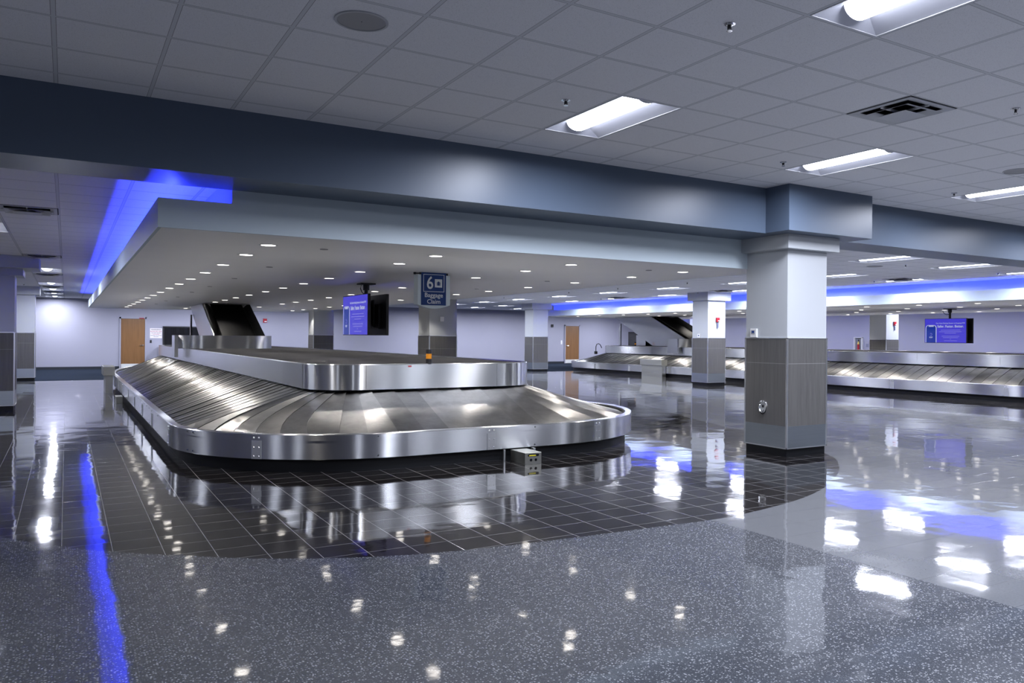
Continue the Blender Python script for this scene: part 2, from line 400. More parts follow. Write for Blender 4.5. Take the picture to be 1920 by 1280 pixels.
struct(fo, 'polished floor of dark slate tile, dark speckled terrazzo, pale tile and a strip of blue carpet')

# ------------------------------------------------------------------ shell
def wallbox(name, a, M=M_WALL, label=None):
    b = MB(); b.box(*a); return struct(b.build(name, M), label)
wallbox('wall_back', (XW0, XW1, YW1, YW1 + .2, 0, 3.4), label='far wall behind the carousels, blue light tinted into its colour')
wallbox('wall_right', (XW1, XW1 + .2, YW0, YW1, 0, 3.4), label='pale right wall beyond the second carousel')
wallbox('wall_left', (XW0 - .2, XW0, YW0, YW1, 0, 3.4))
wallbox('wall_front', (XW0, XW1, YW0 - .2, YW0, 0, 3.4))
b = MB(); b.box(XW0, 1.9, YW1 - .015, YW1, 0, .11); b.box(2.9, 23.9, YW1 - .015, YW1, 0, .11); b.box(24.97, XW1, YW1 - .015, YW1, 0, .11)
struct(b.build('baseboard_back', M_BASEB))
b = MB(); b.box(XW1 - .015, XW1, YW0, YW1, 0, .11); struct(b.build('baseboard_right', M_BASEB))
# bulkhead with the box round the column head
b = MB(); b.box(XW0, XW1, 7.138, 7.80, ZB, ZC + .1); struct(b.build('trim_1', M_BLUE), 'long slate blue bulkhead across the hall')
b = MB(); b.box(7.28, 8.81, 6.752, 7.1375, ZB + .0005, ZC); struct(b.build('trim_2', M_BLUE, bev=.003), 'slate blue box stepping out of the bulkhead over the near column')
b = MB(); b.box(-9, -.44, 18.2, 19.4, 2.70, ZR); struct(b.build('trim_3', M_COLP), 'pale beam meeting the near left column head')

# canopies
def canopy(idx, x0, label):
    x1 = x0 + 7.60; y0, y1 = 7.80, (33.8 if x0 < 5 else 31.9)
    b = MB()
    b.box(x0 + .03, x1 - .03, y0 + .03, y1 - .03, ZS, ZS + .05, 1)                       # underside slab
    for (a0, a1, c0, c1) in ((x0, x0 + .03, y0, y1), (x1 - .03, x1, y0, y1), (x0 + .03, x1 - .03, y1 - .03, y1)):
        b.box(a0, a1, c0, c1, ZS, ZL)
    b.box(x0 + .03, x0 + .595, y0, y0 + .03, ZS, ZL)
    b.box(x0 + .595, x1 - .03, y0, y0 + .03, ZS, ZB)            # full height front face
    b.box(x0 + .03, x0 + .6, y0 + .03, y1 - .03, ZS + .05, ZS + .07)  # trough
    b.box(x0 + .595, x0 + .62, y0 + .0305, y1 - .6, ZS + .05, ZR)         # back of the cove
    b.box(x1 - .62, x1 - .595, y0 + .6, y1 - .6, ZS + .05, ZR)
    b.box(x0 + .6, x1 - .6, y1 - .62, y1 - .595, ZS + .05, ZR)
    o = struct(b.build('trim_%d' % idx, [M_PALE, M_SOFF]), label)
    for (a0, a1, c0, c1, t) in ((x0 + .17, x0 + .20, y0 + .05, y1 - .2, 'left'), (x1 - .20, x1 - .17, y0 + .6, y1 - .2, 'right')):
        b = MB(); z = ZS + .115
        b.box(a0, a1, c0, c1, z - .012, z - .001, 0); b.quad((a0, c0, z), (a1, c0, z), (a1, c1, z), (a0, c1, z), 1)
        w = 'near' if x0 < 5 else 'far'
        tag(b.build('led_strip', [M_WHITE, M_LED]), 'blue LED strip hidden in the %s cove of the %s ceiling canopy' % (t, w), 'light strip')
    return o
canopy(4, .66, 'low pale ceiling canopy with a blue lit edge over the near carousel')
canopy(5, 18.03, 'low pale ceiling canopy with a blue lit edge over the far carousel')
for yc, x0 in ((33.65, .66), (33.65, 18.03)): pass

# ------------------------------------------------------------------ lamps in the ceilings
HOLES = []      # cells of the ceilings taken by lamps and vents: x, y, z, nx, ny
def troffer(name, label, group, loc, z):
    t = thing(name, label, 'ceiling light', (loc[0], loc[1], z), group)
    w, l = T / 2 - .012, T - .012
    b = MB()                                   # frame flange
    for a in ((-w, w, -l, -l + .006), (-w, w, l - .006, l), (-w, -w + .006, -l + .006, l - .006), (w - .006, w, -l + .006, l - .006)): b.box(*a, -.003, .001)
    b.build('frame', M_WHITE, t)
    b = MB(); zi = .001; dz = .075                # folded reflector above the tile plane
    b.quad((-w, -l, zi), (-.115, -l + .08, dz), (-.115, l - .08, dz), (-w, l, zi)); b.quad((.115, -l + .08, dz), (w, -l, zi), (w, l, zi), (.115, l - .08, dz))
    b.quad((-w, -l, zi), (w, -l, zi), (.115, -l + .08, dz), (-.115, -l + .08, dz)); b.quad((-.115, l - .08, dz), (.115, l - .08, dz), (w, l, zi), (-w, l, zi))
    b.quad((-.115, -l + .08, dz), (.115, -l + .08, dz), (.115, l - .08, dz), (-.115, l - .08, dz))
    b.build('reflector', M_TROF, t)
    b = MB(); e_ = T / 2 - .0005; f_ = T - .0005
    for q in ((-e_, e_, -f_, -f_ + .008), (-e_, e_, f_ - .008, f_), (-e_, -e_ + .008, -f_ + .008, f_ - .008), (e_ - .008, e_, -f_ + .008, f_ - .008)): b.box(*q, -.0005, .10)
    b.build('housing', M_TROF, t)
    b = MB(); n = 12; R = .105; L = l - .085
    pr = [(R * math.sin(-PI / 2 + PI * k / n), .074 - .066 * math.cos(-PI / 2 + PI * k / n)) for k in range(n + 1)]
    vs = [(x, -L, q) for x, q in pr] + [(x, L, q) for x, q in pr]
    b.add(vs, [(k, k + 1, n + 2 + k, n + 1 + k) for k in range(n)], 0, True)
    b.build('lens', M_TUBE, t, fix=False)
    la = bpy.data.lights.get('fluorescent_lamp') or bpy.data.lights.new('fluorescent_lamp', 'AREA')
    la.shape = 'RECTANGLE'; la.size = .185; la.size_y = 2 * L - .01; la.energy = P_TUBE; la.color = C_TUBE; la.spread = math.radians(172)
    lo = bpy.data.objects.new('lamp', la); COL.objects.link(lo); lo.parent = t; lo.location = (0, 0, .006)
    for sg in (-1, 1): b = MB(); b.add([(x, sg * (L + .001), q) for x, q in pr], [tuple(range(n + 1))], 0); b.build('end_cap', M_TROF, t)
    HOLES.append((loc[0], loc[1], z, 1, 2))
    return t
gxc = lambda c: GX + c * T
# near ceiling: centre column index c+.5, row centre 2 or 7
nl = [(6.5, 2, 'white fluorescent ceiling light nearest above the middle of the blue bulkhead'),
      (11.5, 2, 'white fluorescent ceiling light in front of the box over the near column'),
      (16.5, 2, 'white fluorescent ceiling light at the right edge above the bulkhead'),
      (6.5, 7, 'largest fluorescent ceiling light, cut by the top edge of the view'),
      (11.5, 7, None), (16.5, 7, None), (21.5, 2, None), (6.5, 12, None), (11.5, 12, None), (1.5, 12, None), (26.5, 2, None), (-8.5, 7, None), (-8.5,2,None)]  # unlabelled entries are fill lights added outside the view
first = None
for c, rr, lab in nl:
    loc = (gxc(c), GY - rr * T)
    if first is None: first = t = troffer('troffer_light', lab, 'fluorescent lights in the high ceiling', loc, ZC)
    else: t = dup(first, (loc[0], loc[1], ZC), lab or 'added fluorescent fill light in the high ceiling outside the view')
RX = lambda c: -.086 + c * T
rear = []
for cx_, tier in ((20.5, 'left'), (24.5, 'middle'), (28.5, 'right')):
    for k in range(10):
        y = 9.25 + 3.08 * k
        if cx_ == 20.5 and k > 0: continue
        rear.append((cx_, y, tier, k))
ordn = ['nearest', 'second', 'third', 'fourth', 'fifth', 'sixth', 'seventh', 'eighth', 'ninth', 'farthest']
for cx_, y, tier, k in rear:
    yr = 9.843 + round((y - 9.843) / T) * T
    if tier == 'right' and k == 7: continue
    if tier == 'right' and k == 3: yr -= T
    lab = ('lone fluorescent light past the bulkhead beside the near column' if tier == 'left' else
           '%s fluorescent light in the row %s the far blue canopy edge' % (ordn[k], 'nearer the camera from' if tier == 'middle' else 'right beside'))
    dup(first, (RX(cx_), yr, ZR), lab, 'fluorescent lights in the lower ceiling')
SNY = lambda y: 9.843 + round((y - 9.843) / T) * T
for c in (43.5,):  # unseen row added to brighten the right wall
    for k in range(8): dup(first, (RX(c), SNY(10.5 + 3.66 * k), ZR), 'unseen fluorescent fill light added behind the far canopy for the right wall', 'fluorescent lights in the lower ceiling')
for c in (4.5, 8.5, 12.5, 16.5, 32.5, 37.5, 42.5):  # unseen lights added behind the canopies to brighten the far wall
    dup(first, (RX(c), SNY(36.4), ZR), 'unseen fluorescent fill light added behind a canopy for the far wall', 'fluorescent lights in the lower ceiling')
lrow = [(-1.5, 13.3), (-.5, 22.0), (-.5, 28.2), (-.5, 31.5), (-.5, 34.7), (-.5, 37.9), (-6.5, 13.3), (-6.5, 22), (-6.5, 31.5)]
ll = ['fluorescent light cut by the left edge of the view in the lower ceiling', 'fluorescent light beside the head of the near left column',
      'fluorescent light fourth from the far wall in the left aisle ceiling', 'fluorescent light third from the far wall in the left aisle ceiling', 'fluorescent light second from the far wall in the left aisle ceiling',
      'fluorescent light closest to the far wall in the left aisle ceiling'] + [None] * 3
for (c, y), lab in zip(lrow, ll):
    dup(first, (RX(c), 9.843 + round((y - 9.843) / T) * T, ZR), lab or 'fluorescent light in the left aisle ceiling outside the view', 'fluorescent lights in the lower ceiling')
# downlights
def downlight(label, group, loc):
    t = thing('downlight', label, 'downlight', loc, group)
    b = MB(); b.ring((0, 0), .072, .095, -.004, 20); b.cyl((0, 0), .095, -.004, .0, 20, cap=False); b.build('trim_ring', M_WHITE, t)
    b = MB(); n = 20; A = [2 * PI * i / n for i in range(n)]
    b.add([(.072 * math.cos(a), .072 * math.sin(a), -.003) for a in A], [tuple(range(n))[::-1]], 0); b.build('lens', M_DOWN, t, fix=False)
    l = bpy.data.lights.get('downlight_lamp') or bpy.data.lights.new('downlight_lamp', 'SPOT')
    l.energy = P_DOWN; l.spot_size = math.radians(112); l.spot_blend = .55; l.shadow_soft_size = .05; l.color = C_DOWN
    lo = bpy.data.objects.new('lamp', l); COL.objects.link(lo); lo.parent = t; lo.location = (0, 0, -.012)
    return t
YD = [8.70, 9.91, 11.53, 13.16, 14.82, 16.44, 18.09, 19.93, 21.65, 23.30, 24.95, 26.6, 28.35, 30.05, 31.7]
d0 = None
rows_n = ['leftmost', 'second', 'third', 'rightmost']
ORD = ['first', 'second', 'third', 'fourth', 'fifth', 'sixth', 'seventh', 'eighth', 'ninth', 'tenth', 'eleventh', 'twelfth', 'thirteenth', 'fourteenth', 'fifteenth']
for cx0, cn in ((.66, 'near'), (18.03, 'far')):
    for i, dx in enumerate((1.09, 2.93, 4.77, 6.61)):
        for k, y in enumerate(YD[:15 if cn == 'near' else 14]):
            lab = 'round recessed downlight, %s from the front in the %s row, %s canopy' % (ORD[k], rows_n[i], cn)
            g = 'downlights in the %s canopy' % cn
            if d0 is None: d0 = downlight(lab, g, (cx0 + dx, y, ZS))
            else:
                if 2.5 < dx < 5 and (25.5 < y < 28 if cn == 'near' else 27 < y < 31): continue
                dup(d0, (cx0 + dx, y, ZS), lab, g)
# concealed sprinkler caps on the canopy
s0 = None
for dx, w in ((1.67, 'left'), (6.05, 'right')):
    for k, y in enumerate((8.75, 11.5, 14.2, 16.9, 19.5, 22.2, 25.0, 27.8)):
        if w == 'right' and k > 3: continue
        lab = 'flat grey sprinkler cover, %s from the front in the %s file, near canopy' % (ORD[k], w)
        if s0 is None:
            b = MB(); b.cyl((0, 0), .042, -.006, 0, 20); s0 = b.build('sprinkler_cover', M_SPK, loc=(.66 + dx, y, ZS)); tag(s0, lab, 'sprinkler cover', 'sprinkler covers on the near canopy')
        else:
            o = s0.copy(); COL.objects.link(o); o.location = (.66 + dx, y, ZS); o['label'] = lab
# pendent sprinklers
def sprinkler(label, group, loc):
    t = thing('fire_sprinkler', label, 'sprinkler', loc, group)
    b = MB(); b.cyl((0, 0), .036, -.006, 0, 20); b.cyl((0, 0), .022, -.014, -.006, 16); b.build('escutcheon', M_CHROME, t)
    b = MB(); b.cyl((0, 0), .009, -.034, -.012, 10); b.box(-.014, -.010, -.003, .003, -.044, -.016); b.box(.010, .014, -.003, .003, -.044, -.016); b.build('frame', M_BLKM, t)
    b = MB(); b.cyl((0, 0), .018, -.047, -.043, 16); b.build('deflector', M_CHROME, t)
    return t
sp = [(3.29, 3.53, ZC, 'chrome sprinkler head left of the largest ceiling light'), (3.29, 5.37, ZC, 'chrome sprinkler head left of the light above the middle of the bulkhead'),
      (6.34, 5.97, ZC, 'chrome sprinkler head left of the light in front of the near column box'), (6.39, 3.55, ZC, 'chrome sprinkler head at the right edge beside the square air diffuser'),
      (9.43, 6.01, ZC, 'chrome sprinkler head left of the light at the right edge above the bulkhead')]
for y, w in ((9.6, 'nearest'), (12.75, 'second'), (16.0, 'third'), (19.1, 'fourth'), (21.8, 'fifth'), (26.3, 'sixth')):
    sp.append((13.52, y, ZR, '%s sprinkler head in the file between the near canopy and the pale columns' % w))
for y, w in ((9.6, 'nearest'), (12.7, 'second'), (19.2, 'third'), (24.6, 'fourth')): sp.append((16.66, y, ZR, '%s sprinkler head in the file beside the far blue canopy edge' % w))
sp.append((-1.06, 28.67, ZR, 'small sprinkler head in the left aisle ceiling between the two columns'))
k0 = None
for x, y, z, lab in sp:
    if k0 is None: k0 = sprinkler(lab, 'pendent sprinkler heads', (x, y, z))
    else: dup(k0, (x, y, z), lab)
# speakers
def speaker(label, loc, rr=.155):
    t = thing('ceiling_speaker', label, 'speaker', loc)
    b = MB(); b.ring((0, 0), rr - .014, rr, -.008, 36); b.cyl((0, 0), rr, -.008, 0, 36, cap=False); b.cyl((0, 0), rr - .014, -.008, -.004, 36, cap=False); b.build('rim', M_VENT, t)
    b = MB(); b.cyl((0, 0), rr - .014, -.0045, -.001, 36); b.build('grille', M_SPK, t)
    b = MB(); b.cyl((0, 0), .004, -.007, -.004, 10); b.build('logo_stud', M_CHROME, t)
speaker('round grey ceiling speaker at the top of the view left of centre', (1.46, 4.70, ZC))
speaker('round grey ceiling speaker at the right edge near the high ceiling light', (8.79, 4.85, ZC))
speaker('round grey speaker in the lower ceiling past the bulkhead', (13.39, 10.2, ZR))
# diffusers
def diffuser(label, group, loc, fancy=True):
    t = thing('air_diffuser', label, 'air vent', loc, group)
    w = T / 2 - .012
    def fr(m, a, za, c, zc):
        P = [(-a, -a, za), (a, -a, za), (a, a, za), (-a, a, za)]; Q = [(-c, -c, zc), (c, -c, zc), (c, c, zc), (-c, c, zc)]
        for i in range(4): j = (i + 1) % 4; m.quad(P[i], P[j], Q[j], Q[i])
    b = MB(); fr(b, w, -.001, w, -.008); fr(b, w, -.008, w - .03, -.010); fr(b, w - .03, -.010, w - .07, -.0015); b.build('frame', M_VENT, t)
    HOLES.append((loc[0], loc[1], loc[2], 1, 1)); e_ = T / 2 - .0005; b = MB(); b.box(-e_, e_, -e_, e_, .13, .14)
    for q in ((-e_, e_, -e_, -e_ + .004), (-e_, e_, e_ - .004, e_), (-e_, -e_ + .004, -e_ + .004, e_ - .004), (e_ - .004, e_, -e_ + .004, e_ - .004)): b.box(*q, -.0005, .13)
    b.build('duct_opening', mat('duct_grey', (.035, .036, .04), .6), t)
    b = MB(); fr(b, .222, -.030, .14, -.002); fr(b, .222, -.0305, .224, -.029); b.build('louvre_cone', M_VENT, t)
    b = MB(); fr(b, .14, -.046, .05, -.010); fr(b, .14, -.046, .0, -.052); b.build('centre_plate', M_VENT, t)
    b = MB()
    for a in ((-.006, .006, -w + .04, w - .04), (-w + .04, w - .04, -.006, .006)): b.box(*a, -.020, -.003)
    b.build('cross_bar', M_WHITE, t)
    return t
dd = diffuser('square air diffuser in the high ceiling between the two right lights', 'air diffusers', (gxc(9.5), GY - 4.5 * T, ZC))
for x, y, lab in ((RX(27.5), 11.94, 'air diffuser beside the second light of the far canopy row'), (RX(27.5), 17.9, 'air diffuser beyond the pale column near the far canopy'), (RX(27.5), 23.3, 'air diffuser near the fourth light toward the far pale column'),
                  (RX(-.5), 11.44, 'nearest air diffuser in the left aisle ceiling'), (RX(-.5), 17.98, 'second air diffuser in the left aisle ceiling'), (RX(-.5), 23.57, 'third air diffuser in the left aisle ceiling'),
                  (RX(-.5), 29.4, 'fourth air diffuser in the left aisle ceiling'), (RX(-.5), 33.3, 'farthest air diffuser in the left aisle ceiling')):
    dup(dd, (x, 9.843 + T * .5 + round((y - 9.843 - T * .5) / T) * T, ZR), lab)

# ------------------------------------------------------------------ columns
WZ = 1.485
def column(label, cx_, yf, w, top, cap_h, over, loc_only=False):
    cy_ = yf + w / 2
    t = thing('column', label, 'column', (cx_, cy_, 0), 'square columns with striated wainscot')
    a = w / 2
    b = MB(); b.box(-a + .012, a - .012, -a + .012, a - .012, WZ + .012, top); b.build('shaft', M_COLP, t)
    b = MB(); q = a + over; b.box(-q, q, -q, q, top - cap_h, top - .0005); b.build('capital', M_COLP, t)
    b = MB(); b.box(-a + .004, a - .004, -a + .004, a - .004, .385, WZ); b.build('wainscot_panel', M_LAM, t)
    b = MB(); b.box(-a + .003, a - .003, -a + .003, a - .003, .115, .385); b.build('kick_plate', M_COLKICK, t)
    b = MB(); b.box(-a + .02, a - .02, -a + .02, a - .02, 0, .105); b.build('plinth', M_KICK, t)
    for sx in (-1, 1):
        for sy in (-1, 1):
            b = MB(); b.box(min(sx * a, sx * (a - .022)), max(sx * a, sx * (a - .022)), min(sy * a, sy * (a - .022)), max(sy * a, sy * (a - .022)), .1145, WZ - .0005); b.build('corner_trim', M_ALU, t)
    for z0, z1 in ((.100, .114), (WZ, WZ + .012)):
        b = MB()
        for s_ in (-1, 1):
            b.box(-a, a, min(s_ * a, s_ * (a - .012)), max(s_ * a, s_ * (a - .012)), z0, z1)
            b.box(min(s_ * a, s_ * (a - .012)), max(s_ * a, s_ * (a - .012)), -a, a, z0, z1)
        b.build('rail_trim', M_ALU, t)
    return t
column('near square column under the slate blue bulkhead box', 7.985, 7.08, .745, ZB, .175, .10)
column('square column on the floor at the left edge, nearer of the left pair', -1.19, 18.6, .74, 2.70, .13, .12)
column('square column by the far wall at left, farther of the left pair', -1.18, 30.0, .74, ZR, .26, .11)
column('square column behind the near carousel, right of the hanging sign', 7.93, 18.7, .75, ZR, .26, .11)
column('square column behind the near carousel, left of the hanging screens', 8.0, 30.0, .75, ZR, .26, .11)
column('square column standing before the far carousel with a red alarm on it', 17.19, 18.9, .75, ZR, .26, .11)
column('square column at the end of the near carousel on the carpet edge, left of the far wooden door', 17.2, 30.0, .75, ZR, .26, .11)
column('square column seen beyond the far carousel left of the far screens', 25.95, 18.95, .75, ZR, .26, .11)
column('square column behind the far conveyor chute, mostly hidden', 26.25, 30.4, .75, ZR, .26, .11)

# ------------------------------------------------------------------ carousels
def carousel(label, ox, skewL, special, oyc=0):
    """band outer rect X 1.05..7.39 Y 8.58..32.09, corner centres (3.24/5.2, 10.77/29.9)."""
    t = thing('baggage_carousel', label, 'baggage carousel', (ox, 0, 0))
    x0, x1, y0, y1 = 3.24, 5.20, 10.77, 29.9
    RO, RI = 2.19, .65
    LS, FS, CW = y1 - y0, x1 - x0, 2.23
    segs = [LS, CW, FS, CW, LS, CW, FS, CW]; tot = sum(segs)
    def pt(s, R, el=False):
        s %= tot
        sp_ = el and special
        for i, L in enumerate(segs):
            if s <= L or i == 7: u = min(s / L, 1.0); break
            s -= L
        yl = 24.5 if sp_ else y1
        if i == 0: return (x0 - R, yl + (y0 - yl) * u)
        if i == 1: a = PI + u * PI / 2; return (x0 + R * math.cos(a), y0 + R * math.sin(a))
        if i == 2: return (x0 + FS * u, y0 - R)
        if i == 3: a = 1.5 * PI + u * PI / 2; return (x1 + R * math.cos(a), y0 + R * math.sin(a))
        if i == 4: return (x1 + R, y0 + LS * u)
        if i == 5: a = u * PI / 2; return (x1 + R * math.cos(a), y1 + R * math.sin(a))
        if i == 6: return (x1 - FS * u, y1 + R)
        a = PI / 2 + u * PI / 2
        if sp_: return (x0 + R * math.cos(a), yl + (y1 + R - yl) * math.sin(a))
        return (x0 + R * math.cos(a), y1 + R * math.sin(a))
    def loop(R, el, n=260):
        S_ = []; s = 0
        for i, L in enumerate(segs):
            k = 24 if i % 2 else (14 if i in (0, 4) else 4)
            S_ += [s + L * q / k for q in range(k)]; s += L
        return [pt(q, R, el) for q in S_], S_
    def ringwall(prof, n_mat=None):
        """prof: list of (R, z) swept round the loop"""
        b = MB(); P = []
        for R, z in prof: P.append([(x, y, z) for x, y in loop(R, True if R > 1.2 else False)[0]])
        n = len(P[0]); vs = [q for r_ in P for q in r_]
        b.add(vs, [(i * n + k, i * n + (k + 1) % n, (i + 1) * n + (k + 1) % n, (i + 1) * n + k) for i in range(len(P) - 1) for k in range(n)], 0, True)
        return b
    # kick base
    b = ringwall([(RO - .09, 0), (RO - .09, .16), (RO - .03, .16)])
    b.build('kick_base', M_KICK, t)
    # bumper band
    b = ringwall([(RO - .10, .150), (RO - .004, .142), (RO, .146), (RO, .345), (RO + .004, .346), (RO + .004, .408), (RO - .004, .415), (RO - .085, .415), (RO - .09, .410), (RO - .09, .405)])
    band = b.build('bumper_band', M_STB, t)
    # rubber inner skirt with ribs
    prof = []
    for k in range(6): z = .405 - k * .03; prof += [(RO - .090, z), (RO - .105, z - .010), (RO - .090, z - .020)]
    o = ringwall(prof).build('inner_skirt', M_BLK, t)
    # housing
    zi = .79
    b = ringwall([(RI - .03, zi), (RI, zi), (RI, 1.108), (RI - .006, 1.118), (RI - .03, 1.12), (RI - .035, 1.100)])
    house = b.build('inner_housing', M_STB, t)
    b = MB(); L_, S_ = loop(RI - .03, False); b.add([(x, y, 1.104) for x, y in L_], [tuple(range(len(L_)))]); b.build('deck', M_DECK, t)
    b = ringwall([(RI - .05, .60), (RI - .05, .80)]); b.build('shadow_gap', M_BLK, t)
    # plates
    NP = int(tot / .305); NU = 8
    vs = []; fs = []; tint = []
    zin, zout = .772, .362
    def skew(s):
        s %= tot
        if s <= LS: return skewL
        if s <= LS + CW: return skewL + (-.12 - skewL) * (s - LS) / CW
        if s <= LS + CW + FS: return -.12
        return 0
    Rin, Rout = RI - .045, RO - .105
    for k in range(NP):
        s0, s1 = tot * k / NP, tot * (k + 1.04) / NP
        o_ = len(vs); jit = random.uniform(-.0025, .0025); jit2 = random.uniform(-.004, .004); lift = random.uniform(.005, .014)
        for u in range(NU + 1):
            f = u / NU
            sag = -.010 * math.sin(PI * f)
            bow = .10 * math.sin(PI * f) if skewL > .5 else .03 * math.sin(PI * f)
            for e, s in enumerate((s0, s1)):
                ss = s + skew(s) * f - bow * (1 if skew(s) > .1 else 0)
                a = pt(s if f == 0 else ss, Rin, False); c_ = pt(ss, Rout, True)
                a = pt(ss, Rin, False)
                R_ = Rin + (Rout - Rin) * f
                x, y = a[0] + (c_[0] - a[0]) * f, a[1] + (c_[1] - a[1]) * f
                z = zin + (zout - zin) * f + sag + (lift if e == 1 else 0.0) + jit + jit2 * (f - .5)
                vs.append((x, y, z))
        for u in range(NU): q = o_ + 2 * u; fs.append((q, q + 1, q + 3, q + 2)); tint.append(k)
        # leading lip
        o2 = len(vs)
        for u in range(NU + 1):
            p = vs[o_ + 2 * u + 1]; vs.append(p); vs.append((p[0], p[1], p[2] - .011))
        for u in range(NU): q = o2 + 2 * u; fs.append((q, q + 1, q + 3, q + 2)); tint.append(-1 - k)
    me = bpy.data.meshes.new('sloped_plates'); me.from_pydata(vs, [], fs); me.materials.append(M_STP); me.materials.append(mat('plate_edge', (.10, .10, .10), .4, 1))
    uvl = me.uv_layers.new(name='grain'); pat = ((0, 0), (1, 0), (1, 1), (0, 1)); 
    for p in me.polygons:
        for q, l_ in enumerate(p.loop_indices): uvl.data[l_].uv = pat[q % 4]
    cl = me.color_attributes.new('tint', 'FLOAT_COLOR', 'CORNER'); rv = [random.random() for _ in range(NP + 1)]
    li = 0
    for p in me.polygons:
        p.use_smooth = False; p.material_index = 1 if tint[p.index] < 0 else 0
        for _ in p.loop_indices: cl.data[li].color = (rv[tint[p.index]],) * 3 + (1,); li += 1
    me.update()
    o = bpy.data.objects.new('sloped_plates', me); COL.objects.link(o); o.parent = t
    # joint plates and bolts along the band
    def fr(s, R):
        a = pt(s, R, True); c_ = pt(s + .01, R, True); d = Vector((c_[0] - a[0], c_[1] - a[1], 0)).normalized(); nrm = Vector((d.y, -d.x, 0))
        return Vector((a[0], a[1], 0)), d, nrm
    joints = [s for s in ([1.3 + 2.44 * k for k in range(7)] + [LS - .02, LS + CW * .52, LS + CW + .9 * 0 + 1.02, LS + CW + FS + .42, LS + CW + FS + CW + .05])]
    def jp(s):
        p, d, n = fr(s, RO + .004)
        b = MB()
        Q = [p + d * a + n * e + Vector((0, 0, z)) for a in (-.055, .055) for e in (-.004, .004) for z in (.146, .344)]
        v = [tuple(q) for q in Q]
        b.add(v, [(0, 1, 3, 2), (4, 6, 7, 5), (0, 4, 5, 1), (2, 3, 7, 6), (0, 2, 6, 4), (1, 5, 7, 3)])
        for a in (-.03, .03):
            for z in (.175, .27, .375): bolt(b, p + d * a + n * .003, n, z)
        return b.build('joint_plate', mat('joint_plate_bright', (.72, .73, .74), .38, 1), band)
    def bolt(b, p, n, z, r_=.010):
        d = Vector((-n.y, n.x, 0)); m_ = 8
        v = [tuple(p + d * r_ * math.cos(2 * PI * i / m_) + Vector((0, 0, z + r_ * math.sin(2 * PI * i / m_)))) for i in range(m_)]
        v2 = [tuple(p + n * .006 + d * r_ * .6 * math.cos(2 * PI * i / m_) + Vector((0, 0, z + r_ * .6 * math.sin(2 * PI * i / m_)))) for i in range(m_)]
        b.add(v + v2, [(i, (i + 1) % m_, m_ + (i + 1) % m_, m_ + i) for i in range(m_)] + [tuple(range(m_, 2 * m_))], 0)
    for s in joints: jp(s)
    b = MB()
    mids = [1.3 + 2.44 * k + 1.22 for k in range(8)] + [LS + .55, LS + CW * .9, LS + CW + FS - .35, LS + CW + FS + 1.15]
    for s in mids:
        p, d, n = fr(s, RO + .004)
        for z in (.175, .385): bolt(b, p, n, z)
    for k in range(26):
        p, d, n = fr(.7 + .61 * k, RO + .004)
        for z in (.175, .385): bolt(b, p, n, z)
    b.build('band_bolts', mat('bolt_dark_steel', (.22, .23, .25), .3, 1), band)
    # panel seams of the housing
    b = MB()
    for s in ([2.44 * k + 1 for k in range(8)] + [LS + .1, LS + CW, LS + CW + FS * .95]):
        p = pt(s, RI + .0008, False); c_ = pt(s + .01, RI + .0008, False); d = Vector((c_[0] - p[0], c_[1] - p[1], 0)).normalized()
        P_ = Vector((p[0], p[1], 0)); b.quad(tuple(P_ - d * .0015 + Vector((0, 0, .80))), tuple(P_ + d * .0015 + Vector((0, 0, .80))), tuple(P_ + d * .0015 + Vector((0, 0, 1.108))), tuple(P_ - d * .0015 + Vector((0, 0, 1.108))))
    b.build('housing_seam', M_BLKM, house)
    # raised guard where the chute lands
    gy = 23.3 + oyc
    b = MB(); P_ = [(2.50, gy + .75)] + [(2.50 + 2.35 * k / 20, gy + .30 * abs(2 * k / 20 - 1) ** 2.5) for k in range(21)] + [(4.85, gy + 1.0)]
    inn = []
    for k, (x, y) in enumerate(P_):
        q0, q1 = P_[max(k - 1, 0)], P_[min(k + 1, len(P_) - 1)]; d = Vector((q1[0] - q0[0], q1[1] - q0[1])).normalized(); inn.append((x - d.y * .014, y + d.x * .014))
    b.prism(P_ + inn[::-1], 1.104, 1.455, sm=True); b.build('feed_guard', M_STB, t)
    b = MB(); b.box(2.40, 2.485, gy + .18, gy + .80, .88, 1.455); b.build('guard_side_panel', M_ST, t)
    if True:
        b = MB(); b.box(2.565, 2.60, 30.0, 30.5, .80, 1.118); 
    return t
carousel('near baggage carousel of sloping steel plates with a dark deck, under the number 6 sign', 0, .55, True)
carousel('far baggage carousel of sloping steel plates running off the right edge', 18.05, .28, False, 1.3)

